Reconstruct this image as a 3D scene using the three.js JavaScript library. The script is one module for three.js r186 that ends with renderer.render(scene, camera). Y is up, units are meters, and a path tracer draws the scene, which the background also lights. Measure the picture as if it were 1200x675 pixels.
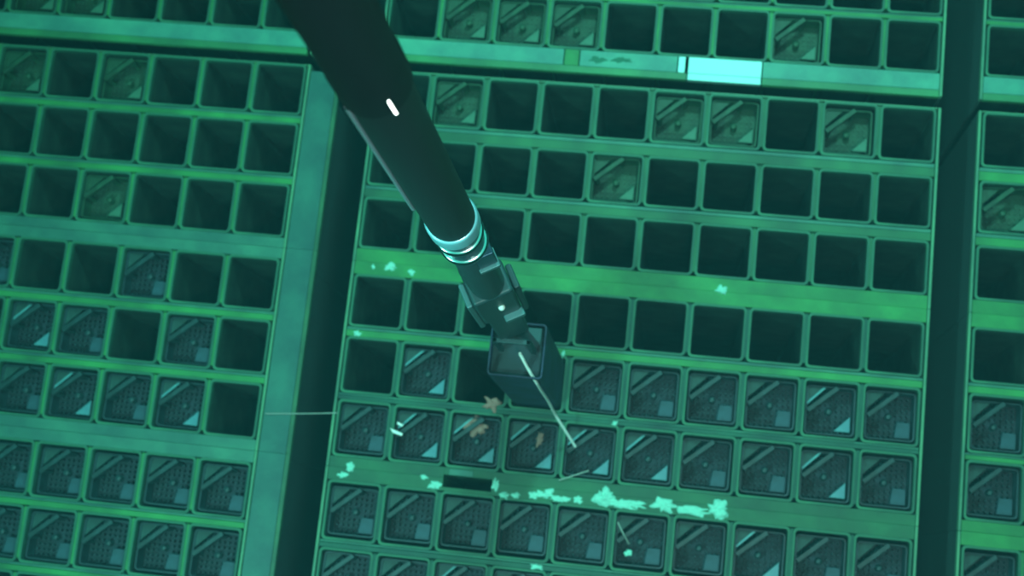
import * as THREE from 'three';
import { RoundedBoxGeometry } from 'three/addons/geometries/RoundedBoxGeometry.js';
import { RectAreaLightUniformsLib } from 'three/addons/lights/RectAreaLightUniformsLib.js';
import { ImprovedNoise } from 'three/addons/math/ImprovedNoise.js';
import { mergeGeometries } from 'three/addons/utils/BufferGeometryUtils.js';

// ---------------------------------------------------------------- camera, water, light, exposure
RectAreaLightUniformsLib.init();
const scene = new THREE.Scene();
const camera = new THREE.PerspectiveCamera(22.593, 1200 / 675, 0.05, 60);
camera.position.set(0.94851, 3.97262, 1.35185);
camera.quaternion.setFromRotationMatrix(new THREE.Matrix4().makeBasis(
  new THREE.Vector3(0.98903, -0.10248, -0.10635), new THREE.Vector3(-0.08532, 0.19137, -0.97780), new THREE.Vector3(0.12056, 0.97615, 0.18053)));
const renderer = new THREE.WebGLRenderer({ antialias: true });
renderer.toneMapping = THREE.LinearToneMapping;
camera.focus = 2.4; camera.userData.fStop = 4.6;
renderer.toneMappingExposure = 1.0;
renderer.shadowMap.enabled = true;
scene.background = new THREE.Color().setRGB(0.045, 0.64, 0.46);            // light that comes down through the pool water
scene.fog = new THREE.FogExp2(new THREE.Color().setRGB(0.17, 0.78, 0.88), 0.016);   // the turbid water itself
const LAMP = new THREE.Color().setRGB(0.25, 1.0, 0.84);
const WHITE_LAMP = new THREE.Color().setRGB(0.85, 1.0, 0.93);
const lampSpots = [
  // [x, y, z, aim x, aim z, intensity]
  [1.12, 2.9, -1.15, 0.9, 0.5, 26],
  [-0.7, 3.2, 2.3, 0.5, 0.8, 22],
  [1.32, 4.15, 1.85, 0.7, 0.6, 13],  // white lamp added near the camera to brighten the pale marks
];

// ---------------------------------------------------------------- helpers
const P = 0.16;                       // cell pitch of the racks, metres
const FLOOR = -4.5;                   // pool floor; the rack tops are at y = 0
const taken = {};
function numbered(name) { const n = taken[name] = (taken[name] ?? -1) + 1; return n ? `${name}_${String(n).padStart(3, '0')}` : name; }
let seed = 12345;
const rnd = () => { seed = (seed * 1664525 + 1013904223) >>> 0; return seed / 4294967296; };
const noise = new ImprovedNoise();
function tag(o, label, category, group) { o.userData = { label, category }; if (group) o.userData.group = group; return o; }
function thing(name, label, category, [x, y, z], group) {
  const o = new THREE.Group(); o.name = numbered(name); o.position.set(x, y, z); scene.add(o); return tag(o, label, category, group);
}
function part(name, geo, mat, parent) {
  const m = new THREE.Mesh(geo, mat); m.name = name; m.castShadow = m.receiveShadow = true; parent.add(m); return m;
}
// texture coordinates in metres, laid on along each face's main direction
function metreUV(g) {
  const p = g.attributes.position, n = g.attributes.normal, uv = new Float32Array(p.count * 2);
  for (let i = 0; i < p.count; i++) {
    const ax = Math.abs(n.getX(i)), ay = Math.abs(n.getY(i)), az = Math.abs(n.getZ(i));
    const [u, v] = ay >= ax && ay >= az ? [p.getX(i), p.getZ(i)] : ax >= az ? [p.getZ(i), p.getY(i)] : [p.getX(i), p.getY(i)];
    uv[2 * i] = u; uv[2 * i + 1] = v;
  }
  g.setAttribute('uv', new THREE.BufferAttribute(uv, 2)); return g;
}
function slab(x0, x1, y0, y1, z0, z1, r = 0.002) {     // a box with softened edges between two corners
  const w = x1 - x0, h = y1 - y0, d = z1 - z0;
  const g = new RoundedBoxGeometry(w, h, d, 1, Math.min(r, w / 3, h / 3, d / 3));
  g.translate((x0 + x1) / 2, (y0 + y1) / 2, (z0 + z1) / 2); return metreUV(g);
}
function roundRect(path, x0, x1, y0, y1, r) {
  path.moveTo(x0 + r, y0); path.lineTo(x1 - r, y0); path.quadraticCurveTo(x1, y0, x1, y0 + r); path.lineTo(x1, y1 - r); path.quadraticCurveTo(x1, y1, x1 - r, y1);
  path.lineTo(x0 + r, y1); path.quadraticCurveTo(x0, y1, x0, y1 - r); path.lineTo(x0, y0 + r); path.quadraticCurveTo(x0, y0, x0 + r, y0); return path;
}
// a square tube along y: outer half sizes, wall, from y0 to y1
function squareTube(hx, hz, wall, r, y0, y1) {
  const s = roundRect(new THREE.Shape(), -hx, hx, -hz, hz, r);
  s.holes.push(roundRect(new THREE.Path(), -hx + wall, hx - wall, -hz + wall, hz - wall, Math.max(r - wall * 0.5, 0.004)));
  const g = new THREE.ExtrudeGeometry(s, { depth: y1 - y0, bevelEnabled: true, bevelSize: 0.001, bevelThickness: 0.0015, bevelSegments: 1, curveSegments: 4 });
  g.rotateX(-Math.PI / 2); g.translate(0, y0, 0); return metreUV(g);
}
function prism(points, y0, y1, bevel = 0.0012) {       // outline in x, z extruded upwards
  const s = new THREE.Shape(points.map(([x, z]) => new THREE.Vector2(x, -z)));
  const g = new THREE.ExtrudeGeometry(s, { depth: y1 - y0 - 2 * bevel, bevelEnabled: true, bevelSize: bevel, bevelThickness: bevel, bevelSegments: 1 });
  g.rotateX(-Math.PI / 2); g.translate(0, y0 + bevel, 0); return metreUV(g);
}
function lathe(profile, seg = 40) { return new THREE.LatheGeometry(profile.map(([r, y]) => new THREE.Vector2(r, y)), seg); }
function tube(pts, r, seg = 24, rad = 8) { return new THREE.TubeGeometry(new THREE.CatmullRomCurve3(pts.map((p) => new THREE.Vector3(...p)), false, 'catmullrom', 0.2), seg, r, rad); }

// ---------------------------------------------------------------- textures: grain and stains only
function lattice(n, r) { const a = new Float32Array(n * n); for (let i = 0; i < n * n; i++) a[i] = r() - 0.5; return a; }
function noiseTexture(size, metres, cells, paint, srgb = true) {     // value noise on lattices that repeat with the tile
  const octaves = []; for (let n = cells, k = 0.5; k > 0.03; n *= 2, k *= 0.55) octaves.push([n, k, lattice(n, rnd)]);
  const d = new Uint8Array(size * size * 4), s = (t) => t * t * (3 - 2 * t);
  for (let j = 0; j < size; j++) for (let i = 0; i < size; i++) {
    let v = 0;
    for (const [n, k, l] of octaves) {
      const x = i / size * n, y = j / size * n, x0 = Math.floor(x), y0 = Math.floor(y), fx = s(x - x0), fy = s(y - y0), x1 = (x0 + 1) % n, y1 = (y0 + 1) % n;
      v += k * ((l[y0 * n + x0] * (1 - fx) + l[y0 * n + x1] * fx) * (1 - fy) + (l[y1 * n + x0] * (1 - fx) + l[y1 * n + x1] * fx) * fy);
    }
    const c = paint(v, rnd());
    for (let k = 0; k < 3; k++) d[4 * (j * size + i) + k] = Math.max(0, Math.min(255, c[k] * 255));
    d[4 * (j * size + i) + 3] = 255;
  }
  const t = new THREE.DataTexture(d, size, size); t.wrapS = t.wrapT = THREE.RepeatWrapping; t.magFilter = THREE.LinearFilter;
  t.repeat.set(1 / metres, 1 / metres); if (srgb) t.colorSpace = THREE.SRGBColorSpace; t.needsUpdate = true; return t;
}
const patina = noiseTexture(512, 0.9, 9, (n, r) => { const k = 0.86 + 0.42 * n + 0.05 * (r - 0.5); return [k, k, k - 0.16 * n]; });
const grime = noiseTexture(512, 0.7, 16, (n, r) => { const k = 0.78 + 0.75 * n + 0.1 * (r - 0.5); return [k, k, k]; });
const grain = noiseTexture(256, 0.25, 24, (n) => [0.5 + n, 0.5 + n, 0.5 + n], false);
const M = (r, g, b, rough = 0.6, metal = 0, extra = {}) => new THREE.MeshStandardMaterial({ color: new THREE.Color().setRGB(r, g, b), roughness: rough, metalness: metal, ...extra });
const rackMaps = { map: patina, bumpMap: grain, bumpScale: 0.0006 };
const mats = {
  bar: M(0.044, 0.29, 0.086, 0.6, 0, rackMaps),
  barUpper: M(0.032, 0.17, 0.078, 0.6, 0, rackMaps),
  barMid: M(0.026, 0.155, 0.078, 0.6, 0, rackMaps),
  barDeep: M(0.012, 0.112, 0.078, 0.6, 0, rackMaps),  // dimmer, cooler light on the lower rows put into the bar colour
  barPale: M(0.06, 0.23, 0.17, 0.55, 0, rackMaps),
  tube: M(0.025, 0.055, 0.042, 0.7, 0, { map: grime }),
  rim: M(0.042, 0.19, 0.115, 0.6, 0, rackMaps),
  edge: M(0.12, 0.34, 0.20, 0.5, 0, rackMaps),
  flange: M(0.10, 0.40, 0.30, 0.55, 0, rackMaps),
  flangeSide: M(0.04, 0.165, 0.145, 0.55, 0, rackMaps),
  flangeSideFringe: M(0.05, 0.17, 0.085, 0.55, 0, rackMaps),  // lens colour fringe along the side flange, put in as a strip
  flangeFringe: M(0.06, 0.29, 0.115, 0.55, 0, rackMaps),  // yellower strip that colours in the lens fringe below the beam
  polished: M(0.30, 0.52, 0.50, 0.5, 0.5, { bumpMap: grain, bumpScale: 0.0002 }),
  slot: M(0.03, 0.06, 0.06, 0.8),
  wall: M(0.12, 0.16, 0.16, 0.5, 0, { map: grime }),
  floor: M(0.04, 0.07, 0.07, 0.8, 0, { map: grime }),
  channel: M(0.04, 0.08, 0.105, 0.5, 0, { map: grime }),
  tie: M(0.019, 0.031, 0.05, 0.7, 0, { map: grime, bumpMap: grain, bumpScale: 0.001 }),
  rods: M(0.021, 0.033, 0.05, 0.6),
  bail: M(0.032, 0.076, 0.09, 0.5, 0, { map: grime }),
  clip: M(0.15, 0.42, 0.47, 0.45, 0, { map: patina }),
  clipDull: M(0.028, 0.072, 0.105, 0.6, 0, { map: grime }),
  corner: M(0.034, 0.105, 0.098, 0.6, 0, { map: grime }),
  greenClip: M(0.055, 0.17, 0.11, 0.6, 0, { map: grime }),
  greenChannel: M(0.034, 0.13, 0.066, 0.6, 0, { map: grime }),
  greenTie: M(0.026, 0.085, 0.047, 0.7, 0, { map: grime, bumpMap: grain, bumpScale: 0.001 }),
  greenRods: M(0.027, 0.085, 0.048, 0.6),
  liftedTop: M(0.014, 0.024, 0.036, 0.7, 0, { map: grime }),
  liftedSkin: M(0.026, 0.036, 0.095, 0.55, 0, { map: grime }),
  mast: M(0.014, 0.034, 0.038, 0.5, 0.2),
  mastSleeve: M(0.006, 0.017, 0.021, 0.55, 0.2),
  chrome: M(0.75, 0.92, 0.95, 0.16, 1),
  ringGlint: M(0.30, 0.72, 0.85, 0.3, 0.3),  // pale cyan stands in for the lamp glint on the ring
  collarDark: M(0.03, 0.09, 0.14, 0.35, 0.5),
  coupling: M(0.03, 0.07, 0.08, 0.45, 0.2),
  jaw: M(0.09, 0.2, 0.22, 0.4, 0.3),
  steel: M(0.85, 0.88, 0.86, 0.28, 1),
  rod: M(0.42, 0.6, 0.7, 0.22, 0.6),
  white: M(0.95, 0.96, 0.93, 0.4),
  sediment: M(0.30, 0.70, 0.58, 0.8, 0, { bumpMap: grain, bumpScale: 0.004 }),
  straw: M(0.4, 0.42, 0.38, 0.6),
  algae: M(0.03, 0.16, 0.10, 0.9),
  rust: M(0.34, 0.17, 0.14, 0.8, 0, { bumpMap: grain, bumpScale: 0.004 }),
  lampBody: M(0.3, 0.32, 0.32, 0.5, 0.4),
};

// ---------------------------------------------------------------- the setting
{
  const f = part('floor', slab(-3.3, 5.3, FLOOR - 0.3, FLOOR, -3.2, 4.6), mats.floor, scene);
  f.userData.kind = 'structure';
  for (const [n, ...b] of [['wall_left', -3.3, -3.1, FLOOR, 4.6, -3.0, 4.4], ['wall_right', 5.1, 5.3, FLOOR, 4.6, -3.0, 4.4], ['wall_back', -3.1, 5.1, FLOOR, 4.6, -3.2, -3.0], ['wall_front', -3.1, 5.1, FLOOR, 4.6, 4.4, 4.6]])
    part(n, slab(...b), mats.wall, scene).userData.kind = 'structure';
}

// ---------------------------------------------------------------- lamps under the water, outside the frame
lampSpots.forEach(([x, y, z, ax, az, power], i) => {
  const t = thing('underwater_lamp', ['underwater flood lamp above the rack behind the pale beam', 'underwater flood lamp above the near left racks', 'added unseen white lamp beside the viewing camera'][i], 'lamp', [x, y, z]);
  const dir = new THREE.Vector3(ax - x, -y, az - z).normalize();
  t.quaternion.setFromUnitVectors(new THREE.Vector3(0, -1, 0), dir);
  part('lamp_housing', lathe([[0, 0.2], [0.05, 0.2], [0.06, 0.14], [0.1, 0.05], [0.11, 0.0], [0.1, 0.0], [0.09, 0.04], [0, 0.06]]), mats.lampBody, t);
  const face = part('lamp_face', lathe([[0, 0.02], [0.06, 0.016], [0.095, 0.012], [0.095, 0.006], [0, 0.006]]), new THREE.MeshStandardMaterial({ color: 0x111111, emissive: i === 2 ? WHITE_LAMP : LAMP, emissiveIntensity: 3 }), t);
  face.castShadow = false;
  part('hanging_cable', tube([[0, 0.19, 0], [0, 0.5, 0.02], [0.01, 0.9, 0]], 0.008), mats.lampBody, t);
  const tint = i === 2 ? WHITE_LAMP : LAMP;
  const s = new THREE.SpotLight(tint, power, 0, 0.75, 0.6, 2);
  s.position.set(x, y, z).addScaledVector(dir, 0.02); s.target.position.set(ax, 0, az); s.castShadow = true; s.shadow.radius = 8; s.shadow.mapSize.set(1024, 1024);
  s.name = 'lamp_light'; scene.add(s, s.target);
});

// ---------------------------------------------------------------- storage racks
// rows of cell openings along z, in pitches
const ROWS = {
  back: [[-3.62, -2.72], [-2.6, -1.74], [-1.56, -0.67]],
  A: [[0.06, 0.98], [1.30, 2.155], [2.448, 3.328]],
  D: [[3.875, 4.753], [5.007, 5.937], [6.131, 7.056]],
  G: [[7.544, 8.497], [8.707, 9.60], [9.81, 10.70]],
};
const tubeCache = {};
function rack(name, label, x0, cols, rows, zStart, zEnd, opt = {}) {
  const X0 = x0 * P, X1 = (x0 + cols) * P, zc = (zStart + zEnd) / 2 * P, xc = (X0 + X1) / 2;
  const t = thing(name, label, 'storage rack', [xc, FLOOR, zc]);
  const Y = -FLOOR;                                 // local height of the rack top
  const add = (n, ...a) => part(n, slab(...a), opt.mat ?? mats.bar, t);
  rows.forEach(([z0, z1], k) => {
    const hz = (z1 - z0) / 2 * P, key = hz.toFixed(5);
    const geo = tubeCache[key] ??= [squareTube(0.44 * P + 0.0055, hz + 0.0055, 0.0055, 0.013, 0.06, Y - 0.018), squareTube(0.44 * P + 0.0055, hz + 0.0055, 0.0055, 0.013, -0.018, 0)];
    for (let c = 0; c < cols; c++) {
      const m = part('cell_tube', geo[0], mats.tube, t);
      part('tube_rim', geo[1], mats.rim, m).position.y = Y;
      m.position.set((x0 + c + 0.5) * P - xc, 0, (z0 + z1) / 2 * P - zc);
    }
    for (let c = 1; c < cols; c++) {                // strip between neighbouring tubes, stopping short of the bar behind it
      const x = (x0 + c) * P - xc;
      part('spacer_strip', slab(x - 0.0034, x + 0.0034, Y - 0.5, Y - 0.001, (z0 - 0.02) * P - zc, (z1 - 0.035) * P - zc, 0.001), opt.stripMat ?? mats.bar, t);
    }
    if (k < rows.length - 1) {                      // cross bar to the next row; its pale strip colours in a lens fringe
      const a = (z1 + 0.04) * P - zc, b = (rows[k + 1][0] - 0.04) * P - zc, s = a + (b - a) * (opt.split ?? 0.3);
      part('fringe_strip', slab(X0 - xc, X1 - xc, Y - 0.5, Y - 0.003, a, s), mats.barPale, t);
      part('cross_bar', slab(X0 - xc, X1 - xc, Y - 0.5, Y - 0.0005, s + 0.0006, b), opt.barMat?.[k] ?? mats.bar, t);
    }
  });
  part('base_plate', slab(X0 - xc, X1 - xc, 0, 0.06, zStart * P - zc, zEnd * P - zc), mats.slot, t);
  { const side = part('side_plate', slab(X0 - xc - 0.009, X0 - xc - 0.001, 0, Y - 0.02, zStart * P - zc, zEnd * P - zc), mats.slot, t); part('rim_strip', slab(X0 - xc - 0.009, X0 - xc - 0.001, Y - 0.02, Y + 0.002, zStart * P - zc, zEnd * P - zc), mats.edge, side); }  // faces below the rim coloured dark to shade the gap
  { const side = part('side_plate', slab(X1 - xc + 0.001, X1 - xc + 0.009, 0, Y - 0.02, zStart * P - zc, zEnd * P - zc), mats.slot, t); part('rim_strip', slab(X1 - xc + 0.001, X1 - xc + 0.009, Y - 0.02, Y + 0.002, zStart * P - zc, zEnd * P - zc), mats.edge, side); }
  // end plates in front of the first row and behind the last
  for (const [a, b, n, m, xa, xb] of opt.ends ?? []) part(n, slab((xa ?? x0) * P - xc, (xb ?? x0 + cols) * P - xc, Y - (n.startsWith('flange') ? 0.02 : 0.45), Y - 0.001, a * P - zc, b * P - zc, 0.0008), m ?? mats.bar, t);
  return t;
}
const EDGE = 'end_plate';
const mainBack = rack('fuel_rack', 'green steel fuel rack at the top behind the wide pale cross beam', 0, 10, ROWS.back, -3.8, -0.2,
  { ends: [[-0.63, -0.33, 'flange_plate', mats.flange, 0, 3.34], [-0.63, -0.33, 'flange_plate', mats.bar, 3.36, 3.62], [-0.63, -0.33, 'flange_plate', mats.flange, 3.64, 5.40], [-0.63, -0.33, 'flange_plate', mats.polished, 5.42, 5.54], [-0.63, -0.33, 'flange_plate', mats.polished, 5.60, 6.9], [-0.63, -0.33, 'flange_plate', mats.flange, 6.92, 10], [-0.325, -0.20, 'flange_fringe', mats.flangeFringe, 0, 5.58], [-0.325, -0.20, 'flange_fringe', mats.polished, 5.6, 6.9], [-0.325, -0.20, 'flange_fringe', mats.flangeFringe, 6.92, 10]] });
rack('fuel_rack', 'green steel fuel rack just below the dark gap, mostly empty cells', 0, 10, ROWS.A, 0.0, 3.6,
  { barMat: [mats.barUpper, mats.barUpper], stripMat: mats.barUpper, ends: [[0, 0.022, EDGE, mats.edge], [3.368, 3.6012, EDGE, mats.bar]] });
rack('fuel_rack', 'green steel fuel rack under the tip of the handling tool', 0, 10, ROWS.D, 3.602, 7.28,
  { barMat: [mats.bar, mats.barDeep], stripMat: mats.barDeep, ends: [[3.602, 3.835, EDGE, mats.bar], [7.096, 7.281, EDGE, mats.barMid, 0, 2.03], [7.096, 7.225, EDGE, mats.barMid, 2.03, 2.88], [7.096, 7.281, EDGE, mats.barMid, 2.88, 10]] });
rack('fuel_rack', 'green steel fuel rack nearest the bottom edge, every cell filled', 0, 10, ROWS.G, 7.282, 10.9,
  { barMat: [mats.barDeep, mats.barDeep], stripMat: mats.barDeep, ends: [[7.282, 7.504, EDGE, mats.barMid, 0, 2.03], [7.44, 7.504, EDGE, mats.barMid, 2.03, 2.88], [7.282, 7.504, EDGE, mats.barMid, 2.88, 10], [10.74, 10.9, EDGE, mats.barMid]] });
// racks to the left of the dark channel, each with a broad pale flange along the channel
const LX = -11.36;
rack('fuel_rack', 'fuel rack left of the dark channel, at the top beside the pale beam', LX, 10, ROWS.back, -3.8, -0.2,
  { ends: [[-0.63, -0.33, 'flange_plate', mats.flange, LX, -1.42], [-0.325, -0.20, 'flange_fringe', mats.flangeFringe, LX, -1.42]] });
const leftRows = { A: [[0.05, 0.95], [1.18, 2.1], [2.34, 3.26]], D: [[3.72, 4.62], [4.86, 5.76], [6.0, 6.92]], G: [[7.4, 8.32], [8.55, 9.47], [9.7, 10.6]] };
const sideFlange = (a, b) => [[a, b, 'flange_plate', mats.flangeSide, -1.29, -0.80], [a, b, 'flange_fringe', mats.flangeSideFringe, -0.795, -0.72]];
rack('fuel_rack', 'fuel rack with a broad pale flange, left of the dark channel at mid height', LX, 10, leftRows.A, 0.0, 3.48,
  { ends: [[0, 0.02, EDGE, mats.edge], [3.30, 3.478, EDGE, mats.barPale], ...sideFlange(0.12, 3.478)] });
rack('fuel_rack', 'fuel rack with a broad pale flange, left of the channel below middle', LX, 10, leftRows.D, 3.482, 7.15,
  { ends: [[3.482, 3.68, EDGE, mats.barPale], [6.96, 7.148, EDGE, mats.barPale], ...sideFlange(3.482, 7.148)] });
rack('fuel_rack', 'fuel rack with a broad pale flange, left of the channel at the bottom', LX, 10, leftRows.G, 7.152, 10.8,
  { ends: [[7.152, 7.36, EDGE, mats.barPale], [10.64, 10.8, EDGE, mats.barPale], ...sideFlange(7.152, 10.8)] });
// racks to the right of the main block
const RX = 10.75;
rack('fuel_rack', 'fuel rack at the far right, top, behind the pale beam', RX, 6, ROWS.back, -3.8, -0.2,
  { ends: [[-0.63, -0.33, 'flange_plate', mats.flange], [-0.325, -0.20, 'flange_fringe', mats.flangeFringe]] });
rack('fuel_rack', 'fuel rack at the far right, below the dark gap', RX, 6, ROWS.A, 0.0, 3.6, { ends: [[0, 0.022, EDGE, mats.edge], [3.368, 3.6012, EDGE, mats.bar]] });
rack('fuel_rack', 'fuel rack at the far right, at middle height', RX, 6, ROWS.D, 3.602, 7.28, { ends: [[3.602, 3.835, EDGE, mats.bar], [7.096, 7.278, EDGE, mats.bar]] });
rack('fuel_rack', 'fuel rack at the far right, in the bottom corner', RX, 6, ROWS.G, 7.282, 10.9, { ends: [[7.282, 7.504, EDGE, mats.bar], [10.74, 10.9, EDGE, mats.bar]] });

// ---------------------------------------------------------------- fuel assemblies (origin at the foot, upper tie plate just under the rack top)
const FOOT = FLOOR + 0.06, TOP = -FOOT;               // local height of the rack top
function makeAssembly(kind) {
  const t = new THREE.Group(), h = 0.066;
  const green = kind === 'green', skin = green ? mats.greenChannel : mats.channel;
  part('channel_box', squareTube(h, h, 0.003, 0.011, 0, TOP - 0.022), skin, t);
  const plate = prism([[-0.062, -0.062], [0.062, -0.062], [0.062, 0.062], [-0.062, 0.062]], TOP - 0.09, TOP - 0.075);
  part('tie_plate', plate, green ? mats.greenTie : mats.tie, t);
  const ends = [];
  for (let i = 0; i < 8; i++) for (let j = 0; j < 8; j++) {
    if ((i === 3 || i === 4) && (j === 3 || j === 4)) continue;
    const g = new THREE.CylinderGeometry(0.0028, 0.0045, 0.016, 6); g.translate((i - 3.5) * 0.0148, TOP - (green ? 0.0795 : 0.068), (j - 3.5) * 0.0148); ends.push(g);
  }
  const r = part('rod_ends', mergeGeometries(ends), green ? mats.greenRods : mats.rods, t); r.userData.kind = 'stuff';
  const boss = lathe([[0, TOP - 0.046], [0.006, TOP - 0.046], [0.009, TOP - 0.05], [0.0095, TOP - 0.076]], 14); part('centre_boss', boss, green ? mats.greenChannel : mats.bail, t);
  // bail handle: a flat bar across one corner on two legs
  const a = [-0.060, 0.004], b = [0.016, -0.062], w = 0.0055, n = [0.0, 0.0];
  const dx = b[0] - a[0], dz = b[1] - a[1], L = Math.hypot(dx, dz); n[0] = -dz / L * w; n[1] = dx / L * w;
  const quad = (p, q) => [[p[0] + n[0], p[1] + n[1]], [q[0] + n[0], q[1] + n[1]], [q[0] - n[0], q[1] - n[1]], [p[0] - n[0], p[1] - n[1]]];
  const lerp = (s) => [a[0] + dx * s, a[1] + dz * s];
  part('bail_handle', mergeGeometries([prism(quad(a, b), TOP - 0.022, TOP - 0.008), prism(quad(lerp(0.02), lerp(0.12)), TOP - 0.08, TOP - 0.021), prism(quad(lerp(0.88), lerp(0.98)), TOP - 0.08, TOP - 0.021)]), skin === mats.channel ? mats.bail : mats.greenChannel, t);
  // corner gusset beyond the handle
  part('corner_gusset', prism([[-0.0625, -0.0625], [-0.016, -0.0625], [-0.0625, -0.016]], TOP - 0.034, TOP - 0.026), green ? mats.greenChannel : mats.corner, t);
  if (kind === 'bright') part('gusset_lip', prism([[-0.019, -0.0625], [-0.013, -0.0625], [-0.0625, -0.013], [-0.0625, -0.019]], TOP - 0.028, TOP - 0.022), mats.clip, t);
  // channel fastener in the opposite corner
  if (kind === 'dull') part('channel_fastener', prism([[0.022, 0.014], [0.056, 0.014], [0.056, 0.056], [0.016, 0.056]], TOP - 0.05, TOP - 0.04), mats.clipDull, t);
  else part('channel_fastener', prism([[0.054, 0.014], [0.054, 0.054], [0.014, 0.054]], TOP - 0.035, TOP - 0.02), green ? mats.greenClip : mats.clip, t);
  return t;
}
const protos = { bright: makeAssembly('bright'), dull: makeAssembly('dull'), green: makeAssembly('green') };
const ORD = ['first', 'second', 'third', 'fourth', 'fifth', 'sixth', 'seventh', 'eighth', 'ninth', 'tenth'];
const LOOK = { bright: 'bright corner clip', dull: 'dull corner patch', green: 'plain green top' };
function assembly(kind, x0, c, row, where, from, group) {
  const t = protos[kind].clone(); t.name = numbered('fuel_assembly'); scene.add(t);
  t.position.set((x0 + c + 0.5) * P + (rnd() - 0.5) * 0.004, FOOT, (row[0] + row[1]) / 2 * P + (rnd() - 0.5) * 0.004);
  t.rotation.y = (rnd() - 0.5) * 0.02;
  tag(t, `fuel assembly with ${LOOK[kind]} in ${from}, ${where}`, 'fuel assembly', group);
}
function fill(pattern, x0, row, where, side, group) {
  [...pattern].forEach((ch, c) => {
    if (ch === '.') return;
    const from = side === 'right' ? `${ORD[pattern.length - 1 - c]} cell from right` : `${ORD[c]} cell from left`;
    assembly({ b: 'bright', d: 'dull', g: 'green' }[ch], x0, c, row, where, from, group);
  });
}
const G1 = 'spent fuel assemblies standing in the rack cells';
fill('.ggg...g..', 0, ROWS.back[2], 'row above pale beam', 'left', G1);
fill('.g...gg.g.', 0, ROWS.A[0], 'row below dark gap', 'left', G1);
fill('....g.....', 0, ROWS.A[1], 'second row below gap', 'left', G1);
fill('.b..ddddbd', 0, ROWS.D[1], 'row at tool tip', 'left', G1);
fill('dbbbbbddbd', 0, ROWS.D[2], 'row above sediment bar', 'left', G1);
fill('dddddddbdd', 0, ROWS.G[0], 'row under sediment bar', 'left', G1);
fill('ddbdddbddd', 0, ROWS.G[1], 'bottom row of rack', 'left', G1);
fill('..g.gg....', LX, ROWS.back[2], 'top left rack, beam row', 'right', G1);
fill('...gg.g...', LX, leftRows.A[0], 'top row left of channel', 'right', G1);
fill('..g...g...', LX, leftRows.A[2], 'third row left of channel', 'right', G1);
fill('....d..d..', LX, leftRows.D[0], 'fourth row left of channel', 'right', G1);
fill('..dd.bd.d.', LX, leftRows.D[1], 'fifth row left of channel', 'right', G1);
fill('dddbddbdb.', LX, leftRows.D[2], 'sixth row left of channel', 'right', G1);
fill('ddddbddddd', LX, leftRows.G[0], 'seventh row left of channel', 'right', G1);
fill('dddddddddd', LX, leftRows.G[1], 'eighth row left of channel', 'right', G1);
fill('g.....', RX, ROWS.A[1], 'far right rack, upper', 'left', G1);
fill('d.....', RX, ROWS.D[1], 'far right rack, middle', 'left', G1);
fill('dd....', RX, ROWS.D[2], 'far right rack, lower', 'left', G1);
fill('dd....', RX, ROWS.G[0], 'far right rack, bottom', 'left', G1);

// ---------------------------------------------------------------- the assembly being lifted out of its cell
const MX = 0.580, MZ = 0.868;                          // foot of the mast line
{
  const t = thing('lifted_fuel_assembly', 'slate blue fuel assembly hanging from the tool, half out of its cell', 'fuel assembly', [3.5 * P, -3.75, 5.47 * P]);
  const top = 0.60 + 3.75, h = 0.0655;
  part('channel_box', squareTube(h, h, 0.003, 0.01, 0, top), mats.liftedSkin, t);
  part('tie_plate', prism([[-0.062, -0.062], [0.062, -0.062], [0.062, 0.062], [-0.062, 0.062]], top - 0.05, top - 0.035), mats.liftedTop, t);
  part('bail_handle', mergeGeometries([slab(-0.045, -0.033, top - 0.02, top + 0.13, -0.006, 0.006), slab(0.033, 0.045, top - 0.02, top + 0.13, -0.006, 0.006), slab(-0.045, 0.045, top + 0.118, top + 0.13, -0.006, 0.006)]), mats.coupling, t);
  part('channel_fastener', prism([[0.054, -0.054], [0.054, -0.016], [0.016, -0.054]], top - 0.012, top + 0.004), mats.coupling, t);
}

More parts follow.
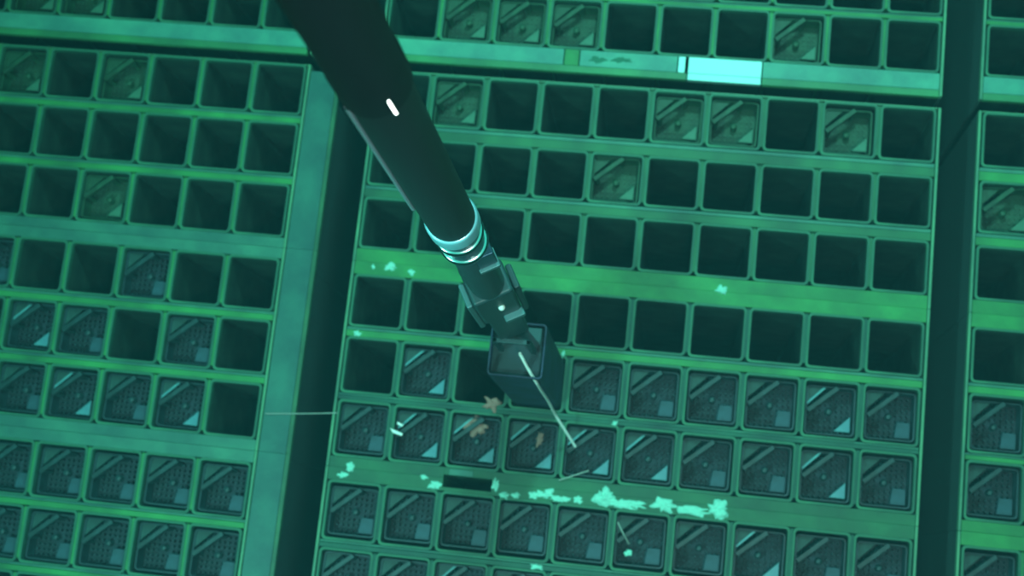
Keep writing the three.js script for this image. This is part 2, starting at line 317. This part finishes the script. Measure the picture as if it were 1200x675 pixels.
// ---------------------------------------------------------------- the handling tool
{
  const y0 = 0.71, t = thing('handling_tool', 'long dark telescopic handling mast reaching down from the upper left', 'handling tool', [0.5535, y0, MZ - 0.03]);
  t.rotation.set(0.0155, 0, -0.022);
  const L = (y) => y - y0;
  part('outer_sleeve', lathe([[0.040, L(2.53)], [0.041, L(2.50)], [0.0425, L(2.505)], [0.0425, L(2.58)], [0.041, L(2.59)], [0.041, L(5.2)], [0.038, L(5.2)]]), mats.mastSleeve, t);
  part('inner_tube', lathe([[0.0, L(1.84)], [0.0385, L(1.84)], [0.0385, L(5.1)]]), mats.mast, t);
  const collar = part('collar', lathe([[0.030, L(1.62)], [0.036, L(1.63)], [0.036, L(1.85)], [0.0385, L(1.86)]]), mats.collarDark, t);
  for (const [y, r, h] of [[1.79, 0.0425, 0.048], [1.735, 0.0418, 0.012], [1.66, 0.042, 0.012]])
    part('collar_ring', lathe([[0.034, L(y)], [r - 0.003, L(y)], [r, L(y + 0.004)], [r, L(y + h - 0.004)], [r - 0.003, L(y + h)], [0.034, L(y + h)]]), h > 0.03 ? mats.ringGlint : mats.chrome, collar);
  part('coupling', lathe([[0, L(1.24)], [0.030, L(1.24)], [0.034, L(1.26)], [0.036, L(1.45)], [0.033, L(1.50)], [0.033, L(1.63)], [0, L(1.63)]]), mats.coupling, t);
  const lb = part('latch_block', slab(0.004, 0.038, L(1.56), L(1.64), 0.006, 0.034, 0.003), mats.collarDark, t); lb.rotation.y = 0.5;
  const le = part('latch_plate', slab(0.002, 0.040, L(1.545), L(1.558), 0.004, 0.040, 0.002), mats.jaw, lb);
  const head = part('grapple_head', slab(-0.042, 0.042, L(1.05), L(1.28), -0.036, 0.036, 0.008), mats.coupling, t); head.rotation.y = 0.5;
  part('jaw_plate', slab(-0.056, -0.043, L(0.98), L(1.24), -0.026, 0.026, 0.004), mats.jaw, head);
  part('jaw_plate', slab(0.043, 0.056, L(0.98), L(1.24), -0.026, 0.026, 0.004), mats.coupling, head);
  part('hook_block', slab(-0.036, 0.036, L(0.70), L(1.06), -0.024, 0.024, 0.006), mats.coupling, head);
  part('bolt', new THREE.SphereGeometry(0.007, 14, 10).translate(0.006, L(1.18), 0.038), mats.white, head);
  part('lower_bracket', slab(0.0, 0.044, L(1.05), L(1.07), 0.03, 0.05, 0.003), mats.jaw, head);
  // guide rod along the left of the tube
  const rx = -0.0325, rz = 0.0245;
  part('guide_rod', tube([[rx, L(1.99), rz], [rx, L(2.25), rz], [rx, L(2.48), rz]], 0.0034), mats.rod, t);
  // added lug near the sleeve foot, tilted to throw back a white glint
  const lug = part('glint_lug', slab(-0.0017, 0.0017, -0.0017, 0.0017, 0, 0.019, 0.0007), mats.steel, t);
  lug.rotation.order = 'YXZ'; lug.rotation.set(0.52, 0.67, 0); lug.position.set(0.0250, L(2.545), 0.0315); lug.userData.label = 'added polished lug that makes a white glint';
}

// ---------------------------------------------------------------- loose things
{
  const pts = [[0.574, 0.660, 0.892], [0.597, 0.613, 0.927], [0.6115, 0.560, 0.9465], [0.613, 0.470, 0.950], [0.617, 0.280, 0.955], [0.627, 0.120, 0.975], [0.680, 0.004, 1.044]];
  tag(part(numbered('wire'), tube(pts, 0.0037, 60), mats.white, scene), 'thin white kinked wire hanging over the lifted assembly down to the rack', 'wire');
}
tag(part(numbered('straw'), tube([[0.645, 0.004, 1.140], [0.69, 0.012, 1.121], [0.723, 0.003, 1.106]], 0.0018), mats.straw, scene), 'pale thin straw lying across a bar and the cell corner right of the brown flakes', 'straw');
tag(part(numbered('straw'), tube([[0.815, 0.003, 1.2365], [0.833, 0.006, 1.266], [0.850, -0.02, 1.291]], 0.0018), mats.straw, scene), 'thin grey straw in a cell below the tallest sediment heap', 'straw');
tag(part(numbered('straw'), tube([[-0.20, 0.004, 1.038], [-0.08, 0.002, 1.026], [0.006, 0.004, 1.016]], 0.0014), mats.straw, scene), 'faint straw bridging the dark channel on the left', 'straw');
tag(part(numbered('metal_chip'), prism([[0.160, 1.044], [0.196, 1.056], [0.195, 1.061], [0.170, 1.055]], 0.001, 0.004), mats.white, scene), 'bright white chip at the wall of the second cell above the sediment bar', 'chip');
tag(part(numbered('metal_chip'), prism([[0.177, 1.024], [0.193, 1.031], [0.192, 1.034], [0.178, 1.030]], -0.008, -0.005), mats.white, scene), 'smaller white chip just above the bright chip by the same wall', 'chip');
tag(part(numbered('pale_plate'), slab(2.123 * P, 2.545 * P, 0, 0.003, 7.12 * P, 7.225 * P, 0.001), mats.barPale, scene), 'small pale rectangular plate above the dark slot in the sediment bar', 'plate');
// irregular crust of pale sediment: an uneven cushion with a torn outline
function crust(rx, rz, h) {
  const N = 28, R = 6, pos = [], idx = [], off = rnd() * 100;
  pos.push(0, h, 0);
  for (let r = 1; r <= R; r++) for (let k = 0; k < N; k++) {
    const a = k / N * 2 * Math.PI, s = r / R, out = 0.72 + 0.55 * noise.noise(Math.cos(a) * 1.7 + off, Math.sin(a) * 1.7, off * 0.3) + 0.35 * noise.noise(Math.cos(a) * 4 + off, Math.sin(a) * 4, 5);
    const y = h * Math.sqrt(Math.max(0, 1 - s * s)) * (0.65 + 0.7 * noise.noise(Math.cos(a) * s * 3, off, Math.sin(a) * s * 3));
    pos.push(Math.cos(a) * s * rx * out, r === R ? -0.001 : Math.max(0.0004, y), Math.sin(a) * s * rz * out);
  }
  for (let k = 0; k < N; k++) idx.push(0, 1 + (k + 1) % N, 1 + k);
  for (let r = 0; r < R - 1; r++) for (let k = 0; k < N; k++) {
    const a = 1 + r * N + k, b = 1 + r * N + (k + 1) % N; idx.push(a, b, a + N, b, b + N, a + N);
  }
  const g = new THREE.BufferGeometry(); g.setAttribute('position', new THREE.Float32BufferAttribute(pos, 3)); g.setIndex(idx); g.computeVertexNormals(); 
  g.setAttribute('uv', new THREE.Float32BufferAttribute(pos.flatMap((v, i) => i % 3 === 1 ? [] : [v]), 2)); return g;
}
for (const [x, z, rx, rz, label] of [[0.635, -0.073, 0.030, 0.012, 'dark green algae patch on the pale beam, left of two'], [0.705, -0.078, 0.034, 0.012, 'dark green algae patch on the pale beam, nearer the bright plate']]) {
  const m = part(numbered('algae_patch'), crust(rx, rz, 0.0015), mats.algae, scene); m.position.set(x, 0, z); tag(m, label, 'algae');
}
// [x, z in metres, half width, half depth, material, label, height of the surface below]
const CRUST = [
  [0.053, 0.589, 0.008, 0.011, 'sediment', 'small pale crust on the wide bar left of the tool, leftmost'],
  [0.105, 0.587, 0.023, 0.017, 'sediment', 'broad pale crust on the wide bar left of the tool'],
  [0.166, 0.597, 0.014, 0.011, 'sediment', "small pale crust on the wide bar, nearest the tool's left side"],
  [1.041, 0.572, 0.023, 0.017, 'sediment', 'pale crust on the wide bar at the right, under an empty cell'],
  [0.031, 0.787, 0.017, 0.011, 'sediment', 'pale crust on the narrow bar end beside the left rack edge'],
  [0.062, 1.161, 0.017, 0.017, 'sediment', 'round pale crust at the left end of the sediment bar'],
  [0.043, 1.187, 0.019, 0.011, 'sediment', 'low pale crust touching the left rack edge below a round crust'],
  [0.302, 1.187, 0.023, 0.017, 'sediment', 'torn pale crust left of the dark slot in the bar'],
  [0.271, 1.169, 0.014, 0.008, 'sediment', 'thin pale crust up and left of the dark slot'],
  [0.470, 1.167, 0.011, 0.023, 'sediment', 'upright pale crust at the right end of the dark slot'],
  [0.499, 1.195, 0.017, 0.014, 'sediment', 'first pale lump right of the dark slot'],
  [0.531, 1.192, 0.017, 0.011, 'sediment', 'second pale lump right of the dark slot'],
  [0.579, 1.189, 0.019, 0.014, 'sediment', 'third pale lump right of the dark slot'],
  [0.613, 1.181, 0.037, 0.017, 'sediment', 'wide pale crust left of the middle of the sediment bar'],
  [0.654, 1.191, 0.037, 0.011, 'sediment', "low pale crust at the bar's lower edge, left of the tallest heap"],
  [0.698, 1.188, 0.017, 0.011, 'sediment', 'small yellowish crust just left of the tallest heap'],
  [0.772, 1.172, 0.037, 0.029, 'sediment', 'tallest pale heap in the middle of the sediment bar'],
  [0.810, 1.186, 0.056, 0.017, 'sediment', "long bright crust right of the tallest heap at the bar's lower edge"],
  [0.861, 1.186, 0.037, 0.017, 'sediment', 'pale crust two lumps right of the tallest heap'],
  [0.935, 1.178, 0.040, 0.023, 'sediment', 'soft grey green crust on the right half of the sediment bar'],
  [1.005, 1.185, 0.067, 0.014, 'sediment', 'long low crust at the right of the sediment bar'],
  [1.082, 1.174, 0.034, 0.029, 'sediment', 'broad pale crust furthest right in the photo on the sediment bar'],
  [0.608, 1.378, 0.025, 0.011, 'sediment', 'pale crust on the lowest bar'],
  [0.783, 0.969, 0.011, 0.011, 'sediment', 'tiny pale speck on the bar right of the wire'],
  [0.621, 0.791, 0.008, 0.014, 'sediment', "tiny pale speck at the upper right of the lifted assembly's cell"],
  [0.438, 0.948, 0.032, 0.028, 'rust', 'brown flake on the bar left of the lifted assembly'],
  [0.397, 1.007, 0.042, 0.042, 'rust', 'larger brown flake in the cell below the bar left of the wire', -0.03],
  [0.848, 1.315, 0.014, 0.012, 'sediment', 'small pale lump beside the thin grey straw', -0.04],
  [0.576, 1.030, 0.013, 0.028, 'rust', "narrow brown flake in the cell left of the wire's end", -0.03],
];
for (const [x, z, rx, rz, mat, label, y = 0] of CRUST) {
  const m = part(numbered(mat === 'rust' ? 'rust_flake' : 'sediment_crust'), crust(rx, rz, Math.min(rx, rz) * 0.35), mats[mat], scene);
  m.position.set(x, y, z); tag(m, label, mat === 'rust' ? 'flake' : 'sediment', mat === 'rust' ? 'brown flakes lying on the rack' : 'pale sediment crusts lying on the rack bars');
}
renderer.render(scene, camera);
